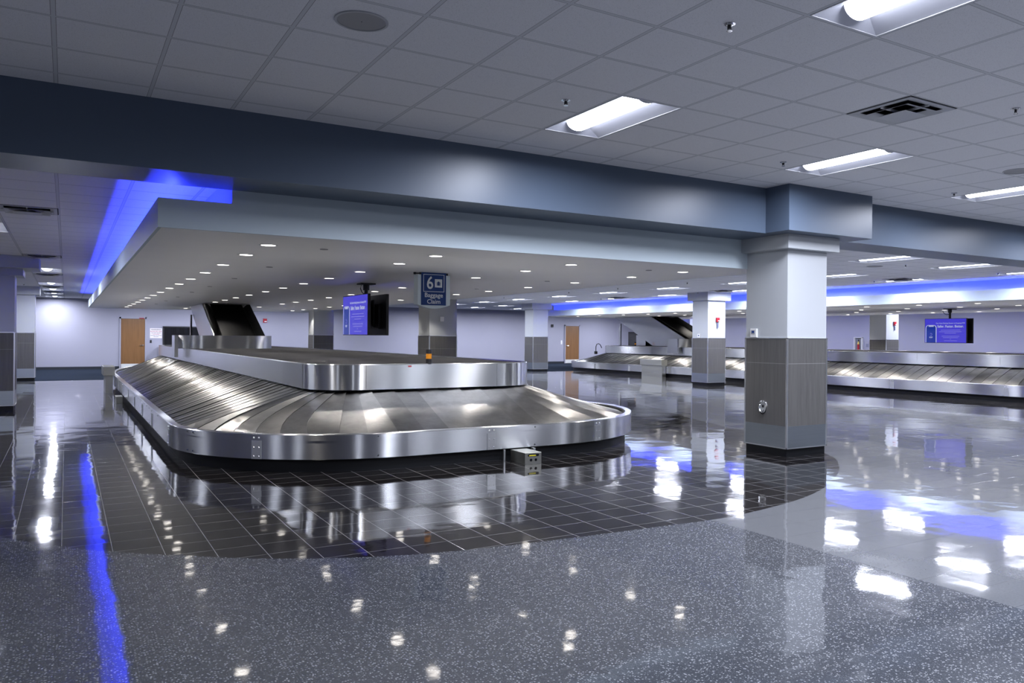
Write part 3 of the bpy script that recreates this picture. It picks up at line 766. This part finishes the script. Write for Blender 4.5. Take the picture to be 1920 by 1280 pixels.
# chutes
def chute(label, ox, oy, right=False):
    t = thing('conveyor_chute', label, 'conveyor', (ox, oy, 0))
    y0, z0, y1, z1 = 23.75, 1.15, 26.75, 2.40
    sl = (z1 - z0) / (y1 - y0)
    def Z(y, d=0): return z0 + (y - y0) * sl + d
    b = MB(); b.prism([(y0, Z(y0)), (y1, Z(y1)), (y1, Z(y1) + .008), (y0, Z(y0) + .008)], 3.70, 4.60, ax='x'); b.build('belt', mat('belt_black', (.004, .004, .0045), .7, spec=.2), t)
    for xa, xb in ((3.45, 3.49), (4.76, 4.80)):
        b = MB(); b.prism([(24.0, 1.125), (26.4, 1.125), (29.3, 2.405), (26.55, 2.405), (24.0, 1.36)], xa, xb, ax='x'); b.build('side_panel', M_ST, t, bev=.003)
    b = MB(); b.prism([(25.5, 1.125), (26.3, 1.125), (29.1, 2.38), (28.6, 2.38)], 3.49, 4.76, ax='x'); b.build('underside_panel', M_ST, t)
    rail = steel('dark_polished_steel', (.16, .16, .15), .16, 'y')
    for xa, xb, hi, lo in ((3.49, 3.70, .20, .03), (4.60, 4.76, .03, .20)):
        b = MB()
        b.add([(xa, y0 + .15, Z(y0 + .15, hi)), (xb, y0 + .15, Z(y0 + .15, lo)), (xb, y1 - .3, Z(y1 - .3, lo)), (xa, y1 - .3, Z(y1 - .3, hi))], [(0, 1, 2, 3)])
        o = b.build('slide_rail', rail, t); m_ = o.modifiers.new('thick', 'SOLIDIFY'); m_.thickness = .01
    for xx in (3.40, 4.78): b = MB(); b.box(xx, xx + .05, 28.75, 28.9, 1.125, 2.12); b.build('support_leg', M_ST, t)
    b = MB(); b.box(3.8, 4.5, 27.95, 28.7, 1.125, 1.75); b.build('motor_box', mat('motor_grey', (.10, .10, .115), .45), t, bev=.004)
    b = MB(); b.box(3.66, 4.60, 27.2, 27.9, 1.125, 1.60); b.build('drive_cover', M_ST, t, bev=.004)
    return t
chute('steel sided black belt chute coming down from the near canopy onto the deck', 0, 0)
chute('steel sided black belt chute coming down from the far canopy onto the far deck', 18.05, 1.3)

# pedestals beside the bands
def pedestal(label, x0, x1, y0, y1):
    t = thing('steel_pedestal', label, 'pedestal', (x0, y0, 0))
    w, l = x1 - x0, y1 - y0
    b = MB(); b.box(0, w, 0, l, .44, .66); b.build('top_housing', M_PED, t, bev=.004)
    b = MB(); b.box(.05, w - .04, .03, l - .05, 0, .44); b.build('leg_panel', M_PED, t)
    return t
M_PED = steel('pedestal_steel', (.50, .50, .45), .34, 'z', .2)
pedestal('steel box pedestal on the floor against the left side of the near carousel', .78, 1.03, 23.1, 24.35)
pedestal('steel box pedestal on the floor against the left side of the far carousel', 18.85, 19.12, 23.75, 25.1)
# junction box near pedestal
t = thing('junction_box', 'small pale steel junction box on the floor beside the near pedestal', 'junction box', (1.02, 19.6, 0))
b = MB(); b.box(-.12, .0, 0, .5, .0, .14); b.build('box', M_PED, t, bev=.003)
b = MB(); b.box(-.125, .002, -.005, .505, .14, .148); b.build('lid', M_PED, t)

# photo sensor box under the band
t = thing('sensor_box', 'small steel box with a yellow slot and two holes below the near carousel band', 'sensor box', (4.48, 8.19, 0))
b = MB(); b.box(.02, .24, 0, .36, 0, .135); b.build('housing', M_ALU if 0 else M_PED, t, bev=.003)
b = MB(); b.prism([(.075 + .018 * math.cos(a), .105 + .014 * math.sin(a)) for a in [PI / 2 + PI * k / 8 for k in range(9)]] + [(.19 + .018 * math.cos(a), .105 + .014 * math.sin(a)) for a in [-PI / 2 + PI * k / 8 for k in range(9)]], -.001, .0, ax='y'); b.build('slot', M_BLKG, t)
b = MB(); b.box(.075, .165, -.002, -.0012, .096, .108); b.build('label_strip', M_YEL, t)
b = MB(); b.cyl((.10, .05), .017, -.001, 0, 16, ax='y'); b.build('hole', M_BLKG, t)
b = MB(); b.cyl((.165, .05), .017, -.001, 0, 16, ax='y'); b.build('hole', M_BLKG, t)
b = MB(); b.box(-.08, -.06, .34, .36, 0, .14); b.build('bracket', M_ALU, t)
b = MB(); b.box(.30, .33, .30, .36, 0, .14); b.build('bracket', M_ALU, t)
# same box, mostly hidden, by the far carousel
t2 = thing('sensor_box', 'small square steel frame box under the far band beside the pale column', 'sensor box', (18.6, 20.2, 0))
b = MB(); b.box(-.0, .2, 0, .3, 0, .03); b.box(-.0, .2, 0, .3, .13, .15); b.box(-.0, .02, 0, .03, .03, .13); b.box(0, .02, .27, .3, .03, .13); b.build('frame', M_ALU, t2)
b = MB(); b.box(.03, .2, .03, .27, .03, .13); b.build('insert', M_BLK, t2)

# beacons
def beacon(label, x, y, s=1.0):
    t = thing('warning_beacon', label, 'warning light', (x, y, 1.12))
    b = MB(); b.cyl((0, 0), .042, 0, .062, 20); b.build('base', M_BLKM, t)
    b = MB(); b.cyl((0, 0), .038, .062, .130, 20); b.build('amber_lens', M_AMB, t)
    b = MB(); b.cyl((0, 0), .042, .130, .182, 20); b.cyl((0, 0), .030, .182, .186, 20); b.build('cap', M_BLKM, t)
beacon('black and amber warning beacon on the rim of the near carousel deck', 4.10, 10.155)
beacon('black and amber warning beacon on the far carousel deck', 21.0, 28.3)
# small red sticker on the housing
b = MB(); b.box(3.80, 3.845, 10.118, 10.1195, 1.075, 1.095); tag(b.build('warning_sticker', M_REDINK), 'tiny red sticker on the steel housing below the near beacon', 'sticker')

# handle at the end of the far housing
t = thing('bent_pipe', 'dark bent pipe with a hanging end at the left end of the far housing', 'pipe', (20.72, 30.7, 1.0))
b = MB(); b.tube([(.2, .1, .0), (.12, .1, .15), (.02, .1, .20), (-.08, .1, .16), (-.12, .1, .05), (-.12, .1, -.15)], .02); b.build('pipe', M_BLKM, t)
b = MB(); b.box(-.18, -.06, .06, .14, -.28, -.15); b.build('end_fitting', M_BLKM, t)

# ------------------------------------------------------------------ hanging sign
t = thing('hanging_sign', 'pale hanging sign with a navy panel reading 6 Baggage Claim', 'sign', (4.515, 11.0, 2.409))
pl = [(-.25, -.035), (.25, -.035), (.25, -.47)] + [(.25 - .5 * k / 10, -.47 - .055 * math.sin(PI * k / 10)) for k in range(1, 10)] + [(-.25, -.47)]
b = MB(); b.prism(pl, 0.0, .16, ax='y'); b.build('panel', M_SIGNW, t, bev=.002)
b = MB(); b.box(-.20, .18, -.014, 0, -.475, -.004); b.build('navy_panel', M_NAVY, t)
b = MB(); b.box(-.30, .20, .0, .014, -.030, -.012); b.box(-.31, -.28, .0, .02, -.036, -.006); b.box(.185, .215, .0, .02, -.036, -.006)
b.box(-.2, -.18, .06, .08, -.035, 0); b.box(.18, .20, .06, .08, -.035, 0); b.build('hanger_bar', M_BLKM, t)
yq = -.0145
b = MB()
for a in ((-.172, .152, -.036, -.028), (-.172, .152, -.282, -.274), (-.172, -.164, -.282, -.028), (.144, .152, -.282, -.028)): b.box(a[0], a[1], yq - .001, yq, a[2], a[3])
b.build('border_line', M_SIGNT, t)
RX90 = (PI / 2, 0, 0)
text('number_six', '6', .255, M_SIGNT, t, (-.070, yq - .001, -.160), RX90, bold=.0035, sx=.85)
text('baggage_lettering', 'Baggage', .090, M_SIGNT, t, (-.010, yq - .001, -.332), RX90, bold=.001)
text('claim_lettering', 'Claim', .090, M_SIGNT, t, (-.010, yq - .001, -.425), RX90, bold=.001)
b = MB(); b.box(.005, .118, yq - .0015, yq, -.215, -.095); tile = b.build('suitcase_tile', M_SIGNT, t)
b = MB(); b.box(.046, .078, yq - .0025, yq - .0015, -.188, -.135); b.box(.034, .042, yq - .0025, yq - .0015, -.188, -.140); b.box(.082, .090, yq - .0025, yq - .0015, -.188, -.140); b.box(.054, .070, yq - .0025, yq - .0015, -.135, -.127); b.build('suitcase_symbol', M_NAVY, tile)

# ------------------------------------------------------------------ screens
def tvset(label, x, dx, ya, yb, z0, z1, group, face):
    """flat television whose screen faces -X (face=-1) or +X"""
    t = thing('television', label, 'television', (x, (ya + yb) / 2, (z0 + z1) / 2))
    w, h = (yb - ya) / 2, (z1 - z0) / 2
    f = face
    def bx(b, a0, a1, *r): b.box(min(f * a0, f * a1), max(f * a0, f * a1), *r)
    b = MB(); bx(b, 0, -.05, -w, w, -h, h); b.build('casing', M_BLKM, t, bev=.006)
    b = MB(); bx(b, -.05, -.10, -w * .65, w * .65, -h * .68, h * .55); bx(b, -.10, -.13, -.28, -.20, -h * .6, h * .5); bx(b, -.10, -.13, .20, .28, -h * .6, h * .5); b.build('rear_cover', M_BLKG if 0 else M_BLKM, t, bev=.01)
    if f < 0:
        q = -.0005
        b = MB(); b.box(-.002, -.0003, -w + .012, w - .012, -h + .012, h - .012); scr = b.build('screen', M_SCR, t)
        R = (PI / 2, 0, -PI / 2)
        # screen u: left = far (+Y) ... u in 0..1 left to right
        U = lambda u: w - 2 * w * u
        V = lambda v: h - 2 * h * v
        X1 = -.003
        # phone outline and body
        def rr(u0, u1, v0, v1, rad):
            P = []
            ya_, yb_, za, zb = U(u0), U(u1), V(v0), V(v1)
            for k in range(9): a = PI / 2 * k / 8; P.append((ya_ - rad + rad * math.cos(a) * 1.0, za - rad + rad * math.sin(a)))
            for k in range(9): a = PI / 2 + PI / 2 * k / 8; P.append((yb_ + rad + rad * math.cos(a), za - rad + rad * math.sin(a)))
            P += [(yb_, zb), (ya_, zb)]; return P
        b = MB(); b.prism(rr(.025, .295, .265, .985, .09), X1, X1 + .0005, ax='x'); b.build('phone_outline', M_SCRW, scr)
        b = MB(); b.prism(rr(.045, .275, .285, .985, .075), X1 - .001, X1 - .0002, ax='x'); b.build('phone_face', M_SCRB, scr)
        b = MB(); b.box(X1 - .002, X1 - .0012, U(.225), U(.10), V(.335), V(.28)); b.build('phone_notch', M_SCRW, scr)
        text('screen_headline', 'Safer. Faster. Better.', .098, M_SCRW, scr, (X1 - .001, U(.625), V(.325)), R, bold=.0022, sx=1.02)
        text('screen_top_line', 'Our New Parking System is Keeping SYR', .052, M_SCRW, scr, (X1 - .001, U(.620), V(.195)), R, sx=1.05)
        text('phone_lettering', 'REEF', .055, M_SCRW, scr, (X1 - .002, U(.16), V(.77)), R, bold=.001)
        b = MB()
        hx = [(U(.16) + .042 * math.cos(PI / 3 * k + .5), V(.65) + .042 * math.sin(PI / 3 * k + .5)) for k in range(6)]
        hi = [(U(.16) + .030 * math.cos(PI / 3 * k + .5), V(.65) + .030 * math.sin(PI / 3 * k + .5)) for k in range(6)]
        for k in range(5): b.quad(*[(X1 - .002, *p) for p in (hx[k], hx[k + 1], hi[k + 1], hi[k])])
        b.build('phone_logo', M_SCRL, scr)
        b = MB()
        for u0, u1, v in ((.40, .86, .475), (.36, .885, .54), (.49, .755, .60), (.42, .835, .72), (.45, .81, .78), (.61, .645, .84), (.48, .78, .905)):
            b.box(X1 - .001, X1 - .0002, U(u1), U(u0), V(v + .011), V(v - .011))
        b.build('small_text_lines', M_SCRL, scr)
    else:
        b = MB(); b.box(.0003, .002, -w + .012, w - .012, -h + .012, h - .012); b.build('screen', M_SCR, t)
    return t
def mount(label, x, y, cx_):
    t = thing('screen_mount', label, 'ceiling mount', (x, y, 2.409))
    b = MB(); b.box(-.13, .13, -.13, .13, -.022, 0); b.build('ceiling_plate', M_BLKM, t)
    b = MB(); b.cyl((0, 0), .032, -.62, -.022, 16); b.cyl((0, 0), .055, -.12, -.022, 16); b.build('pole', M_BLKM, t)
    b = MB(); b.box(-.04, .04, -.06, .06, -.70, -.50); b.box(-.042, -.03, -.32, .32, -.75, -.30); b.box(.03, .042, -.32, .32, -.75, -.30); b.build('bracket', M_BLKM, t)
    b = MB(); b.tube([(-.03, .18 , -.01), (-.04, .20, -.08), (-.03, .15, -.15), (-.02, .08, -.18), (0, .03, -.16)], .008); b.build('cable', M_BLK, t)
mount('black ceiling mount carrying the near pair of screens', 4.485, 14.05, 0)
tvset('near violet screen reading Safer. Faster. Better. beside the hanging sign', 4.30, 0, 13.38, 14.82, 1.49, 2.20, 's', -1)
tvset('black back of the second near screen, right of the violet one', 4.67, 0, 13.38, 14.82, 1.49, 2.20, 's', 1)
mount('black ceiling mount carrying the far pair of screens', 21.885, 14.05, 0)
tvset('far violet screen reading Safer. Faster. Better. above the far carousel', 21.71, 0, 13.42, 14.75, 1.40, 2.12, 's', -1)
tvset('black back of the second far screen, right of the far violet one', 22.06, 0, 13.42, 14.75, 1.40, 2.12, 's', 1)

# ------------------------------------------------------------------ doors and wall things
def door(n, x0, x1, hinge_left, label):
    y = YW1
    b = MB(); b.box(x0, x1, y - .04, y - .002, .0, 2.12); d = struct(b.build('door_%d' % n, M_WOOD), label)
    b = MB(); b.box(x0 + .005, x1 - .005, y - .046, y - .041, .01, .21); b.build('kick_plate', M_LIGHTKICK, d)
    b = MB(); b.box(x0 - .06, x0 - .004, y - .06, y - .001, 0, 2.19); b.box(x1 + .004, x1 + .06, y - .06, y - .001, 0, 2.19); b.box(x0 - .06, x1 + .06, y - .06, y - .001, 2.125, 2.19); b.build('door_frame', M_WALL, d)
    hx = x1 - .07 if hinge_left else x0 + .07
    b = MB(); b.cyl((hx, 1.0), .028, y - .055, y - .04, 16, ax='y'); b.tube([(hx, y - .055, 1.0), (hx, y - .085, 1.0), (hx + (-.12 if hinge_left else .12), y - .088, 1.0)], .011); b.build('door_handle', M_CHROME, d)
    return d
door(1, 1.95, 2.84, True, 'oak veneer door in the far wall left of the near carousel end')
door(2, 23.97, 24.87, False, 'oak veneer door in the far wall beyond the far carousel end')
b = MB(); b.box(2.62, 2.80, YW1 - .075, YW1 - .061, 2.13, 2.165); tag(b.build('door_plate', M_RED), 'tiny red plate on the head of the left door frame', 'plate')
t = thing('warning_notice', 'pale wall notice headed WARNING beside the left door', 'notice', (3.265, YW1 - .001, 1.515))
b = MB(); b.box(-.235, .235, -.012, 0, -.215, .215); b.build('board', M_PAPER, t, bev=.003)
for s_, z, sz, M_ in (('WARNING!', .155, .075, M_INK), ('RESTRICTED AREA', .075, .052, M_REDINK), ('DO NOT ENTER', .010, .048, M_INK), ('AUTHORIZED', -.045, .040, M_REDINK), ('PERSONNEL ONLY BEYOND', -.100, .034, M_INK), ('THIS POINT', -.150, .036, M_INK)):
    text('notice_lettering', s_, sz, M_, t, (0, -.0125, z), RX90, bold=.0008)
b = MB(); b.box(3.03, 3.10, YW1 - .012, YW1 - .001, 1.10, 1.22); b.box(3.055, 3.075, YW1 - .018, YW1 - .012, 1.14, 1.18); tag(b.build('card_reader', M_BLKM), 'small black wall switch under the warning notice', 'switch')
# opening with strip curtain
t = thing('strip_curtain_opening', 'dark conveyor opening with black plastic strips behind the near chute', 'opening', (4.6, YW1, .95))
b = MB(); b.box(-1.08, -1.02, -.05, -.001, 0, .87); b.box(1.02, 1.08, -.05, -.001, 0, .87); b.box(-1.08, 1.08, -.05, -.001, .82, .87); b.build('frame', M_BLKM, t)
b = MB(); b.box(-1.02, 1.02, -.012, -.001, 0, .82); b.build('void', M_DARK, t)
for k in range(12):
    x = -1.0 + k * .168
    b = MB(); q = 6; vs = [(x + .17 * i / q, -.03 + .012 * math.sin(PI * i / q) * (1 if k % 2 else -1) - .004 * (k % 2), 0.01) for i in range(q + 1)]
    vs2 = [(v[0] + random.uniform(-.004, .004), v[1], .82) for v in vs]
    b.add(vs + vs2, [(i, i + 1, q + 2 + i, q + 1 + i) for i in range(q)], 0, True); b.build('curtain_strip', M_CURT, t)
b = MB(); b.box(-1.3, 1.3, -2.2, -.06, -.08, -.02); b.box(-1.3, 1.3, -2.2, -2.14, -.95, -.08); b.box(-1.3, -1.24, -2.2, -.06, -.95, -.08)
b.build('conveyor_bed', M_ST, t)
def alarm(label, x, y, z, ax, tail=True, s=1.0):
    t = thing('fire_alarm', label, 'fire alarm', (x, y, z))
    if ax == 'x': t.rotation_euler = (0, 0, -PI / 2)
    b = MB(); b.box(-.065 * s, .065 * s, -.05, 0, -.065 * s, .075 * s); b.build('body', M_RED, t, bev=.006)
    b = MB(); b.box(-.025 * s, .055 * s, -.075, -.05, -.045 * s, -.010 * s); b.build('strobe_lens', M_TANK, t, bev=.005)
    if tail:
        b = MB(); b.box(-.028 * s, .028 * s, -.03, 0, -.25 * s, -.095 * s); b.build('device_below', M_BLUE if 0 else mat('device_slate', (.13, .14, .22), .5), t)
    return t
alarm('red fire alarm strobe on the far wall right of the near chute', 7.72, YW1 - .001, 2.13, 'y', False, 1.3)
alarm('red fire alarm strobe on the pale column before the far carousel', 17.21, 18.903, 2.06, 'y', True)
alarm('red fire alarm strobe on the column beyond the far carousel', 26.05, 18.953, 2.08, 'y', True)
b = MB(); b.box(23.02, 23.16, YW1 - .06, YW1 - .001, 2.05, 2.20); b.box(23.06, 23.13, YW1 - .075, YW1 - .06, 2.11, 2.14); tag(b.build('wall_speaker', M_BLKM), 'small dark wall sounder left of the far wooden door', 'sounder')
b = MB(); b.box(23.68, 23.77, YW1 - .012, YW1 - .001, 1.08, 1.30); b.box(23.71, 23.74, YW1 - .018, YW1 - .012, 1.16, 1.22); tag(b.build('light_switch', M_WHITE), 'white light switch beside the far wooden door', 'light switch')
# thermostat and outlet on the near column left face (X = 7.6125)
t = thing('thermostat', 'white thermostat on the left face of the near column', 'thermostat', (7.624, 7.655, 1.555))
b = MB(); b.box(-.028, 0, -.058, .058, -.055, .062); b.build('case', M_WHITE, t, bev=.006)
b = MB(); b.box(-.031, -.028, -.034, .034, -.012, .040); b.build('bezel', mat('bezel_grey', (.35, .36, .38), .4), t)
b = MB(); b.box(-.033, -.031, -.020, .022, .005, .032); b.build('display', M_NAVY, t)
t = thing('oval_outlet_plate', 'oval chrome outlet plate low on the dark wainscot of the near column', 'outlet', (7.6165, 7.485, .60))
b = MB(); n = 32
for (r0, z0, r1, z1) in ((1.0, 0, .96, -.014), (.96, -.014, .78, -.016), (.78, -.016, .70, -.004)):
    A = [2 * PI * k / n for k in range(n)]
    b.add([(z0, .075 * r0 * math.cos(a), .095 * r0 * math.sin(a)) for a in A] + [(z1, .075 * r1 * math.cos(a), .095 * r1 * math.sin(a)) for a in A], [(k, (k + 1) % n, n + (k + 1) % n, n + k) for k in range(n)], 0, True)
b.build('rim', M_CHROME, t)
b = MB(); b.add([(-.004, .053 * math.cos(2 * PI * k / n), .067 * math.sin(2 * PI * k / n)) for k in range(n)], [tuple(range(n))]); b.build('recess_plate', M_ALU, t)
b = MB(); b.tube([(-.01, -.02 + .04 * k / 8, -.03 + .035 * math.cos(PI * (k / 8 - .5)) * -1) for k in range(9)], .007); b.build('pull_ring', M_CHROME, t)
b = MB(); b.box(-.007, -.004, -.016, .016, -.004, .03); b.build('socket', M_BLKM, t)
def ctl(label, x, y, z, dark=True):
    t = thing('wall_control', label, 'wall control', (x, y, z))
    b = MB(); b.box(-.05, .05, -.025, 0, -.06, .06); b.build('case', M_WHITE, t, bev=.005)
    if dark: b = MB(); b.box(-.022, .022, -.028, -.025, -.01, .035); b.build('display', M_NAVY, t)
t = thing('thermostat', 'small white thermostat on the left face of the pale column before the far carousel', 'thermostat', (16.827, 19.32, 1.56))
b = MB(); b.box(-.022, 0, -.055, .055, -.055, .06); b.build('case', M_WHITE, t, bev=.004)
b = MB(); b.box(-.025, -.022, -.022, .022, -.01, .03); b.build('display', M_NAVY, t)
ctl('small white fixture on the column seen right of the near deck', 7.89, 18.71, 1.91, False)
# extinguisher cabinet and outlets on the right wall
t = thing('extinguisher_cabinet', 'white wall cabinet with a fire extinguisher beyond the far carousel', 'extinguisher cabinet', (XW1 - .001, 22.85, 1.28))
b = MB(); b.box(-.10, 0, -.20, -.18, -.33, .30); b.box(-.10, 0, .18, .20, -.33, .30); b.box(-.10, 0, -.20, .20, .28, .30); b.box(-.10, 0, -.20, .20, -.33, -.31); b.build('frame', M_WHITE, t)
b = MB(); b.box(-.01, 0, -.18, .18, -.31, .28); b.build('back', mat('cabinet_grey', (.18, .19, .22), .5), t)
b = MB(); b.cyl((-.05, 0), .045, -.30, .0, 16, mi=0); b.cyl((-.05, 0), .045, .0, .12, 16, mi=1, r1=.02); b.cyl((-.05, 0), .018, .12, .2, 12, mi=2); b.build('extinguisher', [M_RED, M_EXTY, M_BLKM], t)
for y in (22.10, 22.42):
    b = MB(); b.box(XW1 - .012, XW1 - .001, y - .06, y + .06, 1.16, 1.30); tag(b.build('outlet', mat('outlet_grey', (.18, .19, .25), .5)), 'grey wall outlet, %s of the pair near the extinguisher' % ('right' if y < 22.2 else 'left'), 'outlet', 'grey wall outlets')

# ------------------------------------------------------------------ ceilings: tile fields with the lamp and vent cells left open
def ceiling(label, M, gx, gy, z, y0, y1):
    holes = []
    for hx, hy, hz, nx, ny in HOLES:
        if abs(hz - z) < .01: holes.append((hx - nx * T / 2, hx + nx * T / 2, hy - ny * T / 2, hy + ny * T / 2))
    b = MB()
    i0, i1 = math.floor((XW0 - gx) / T), math.ceil((XW1 - gx) / T); j0, j1 = math.floor((y0 - gy) / T), math.ceil((y1 - gy) / T)
    for i in range(i0, i1):
        for j in range(j0, j1):
            xa, xb, ya, yb = gx + i * T, gx + (i + 1) * T, gy + j * T, gy + (j + 1) * T
            cx_, cy_ = (xa + xb) / 2, (ya + yb) / 2
            if any(h[0] < cx_ < h[1] and h[2] < cy_ < h[3] for h in holes): continue
            xa, xb, ya, yb = max(xa, XW0), min(xb, XW1), max(ya, y0), min(yb, y1)
            if xb - xa > 1e-4 and yb - ya > 1e-4: b.quad((xa, ya, z), (xa, yb, z), (xb, yb, z), (xb, ya, z))
    b.box(XW0, XW1, y0, y1, z + .2, z + .25)
    o = b.build('ceiling', M); struct(o, label)
ceiling('high white tile ceiling on the near side of the bulkhead', M_CEIL, GX, GY, ZC, YW0, 7.14)
ceiling('lower white tile ceiling over the carousels', M_CEIL2, -.086, 9.843, ZR, 7.79, YW1)
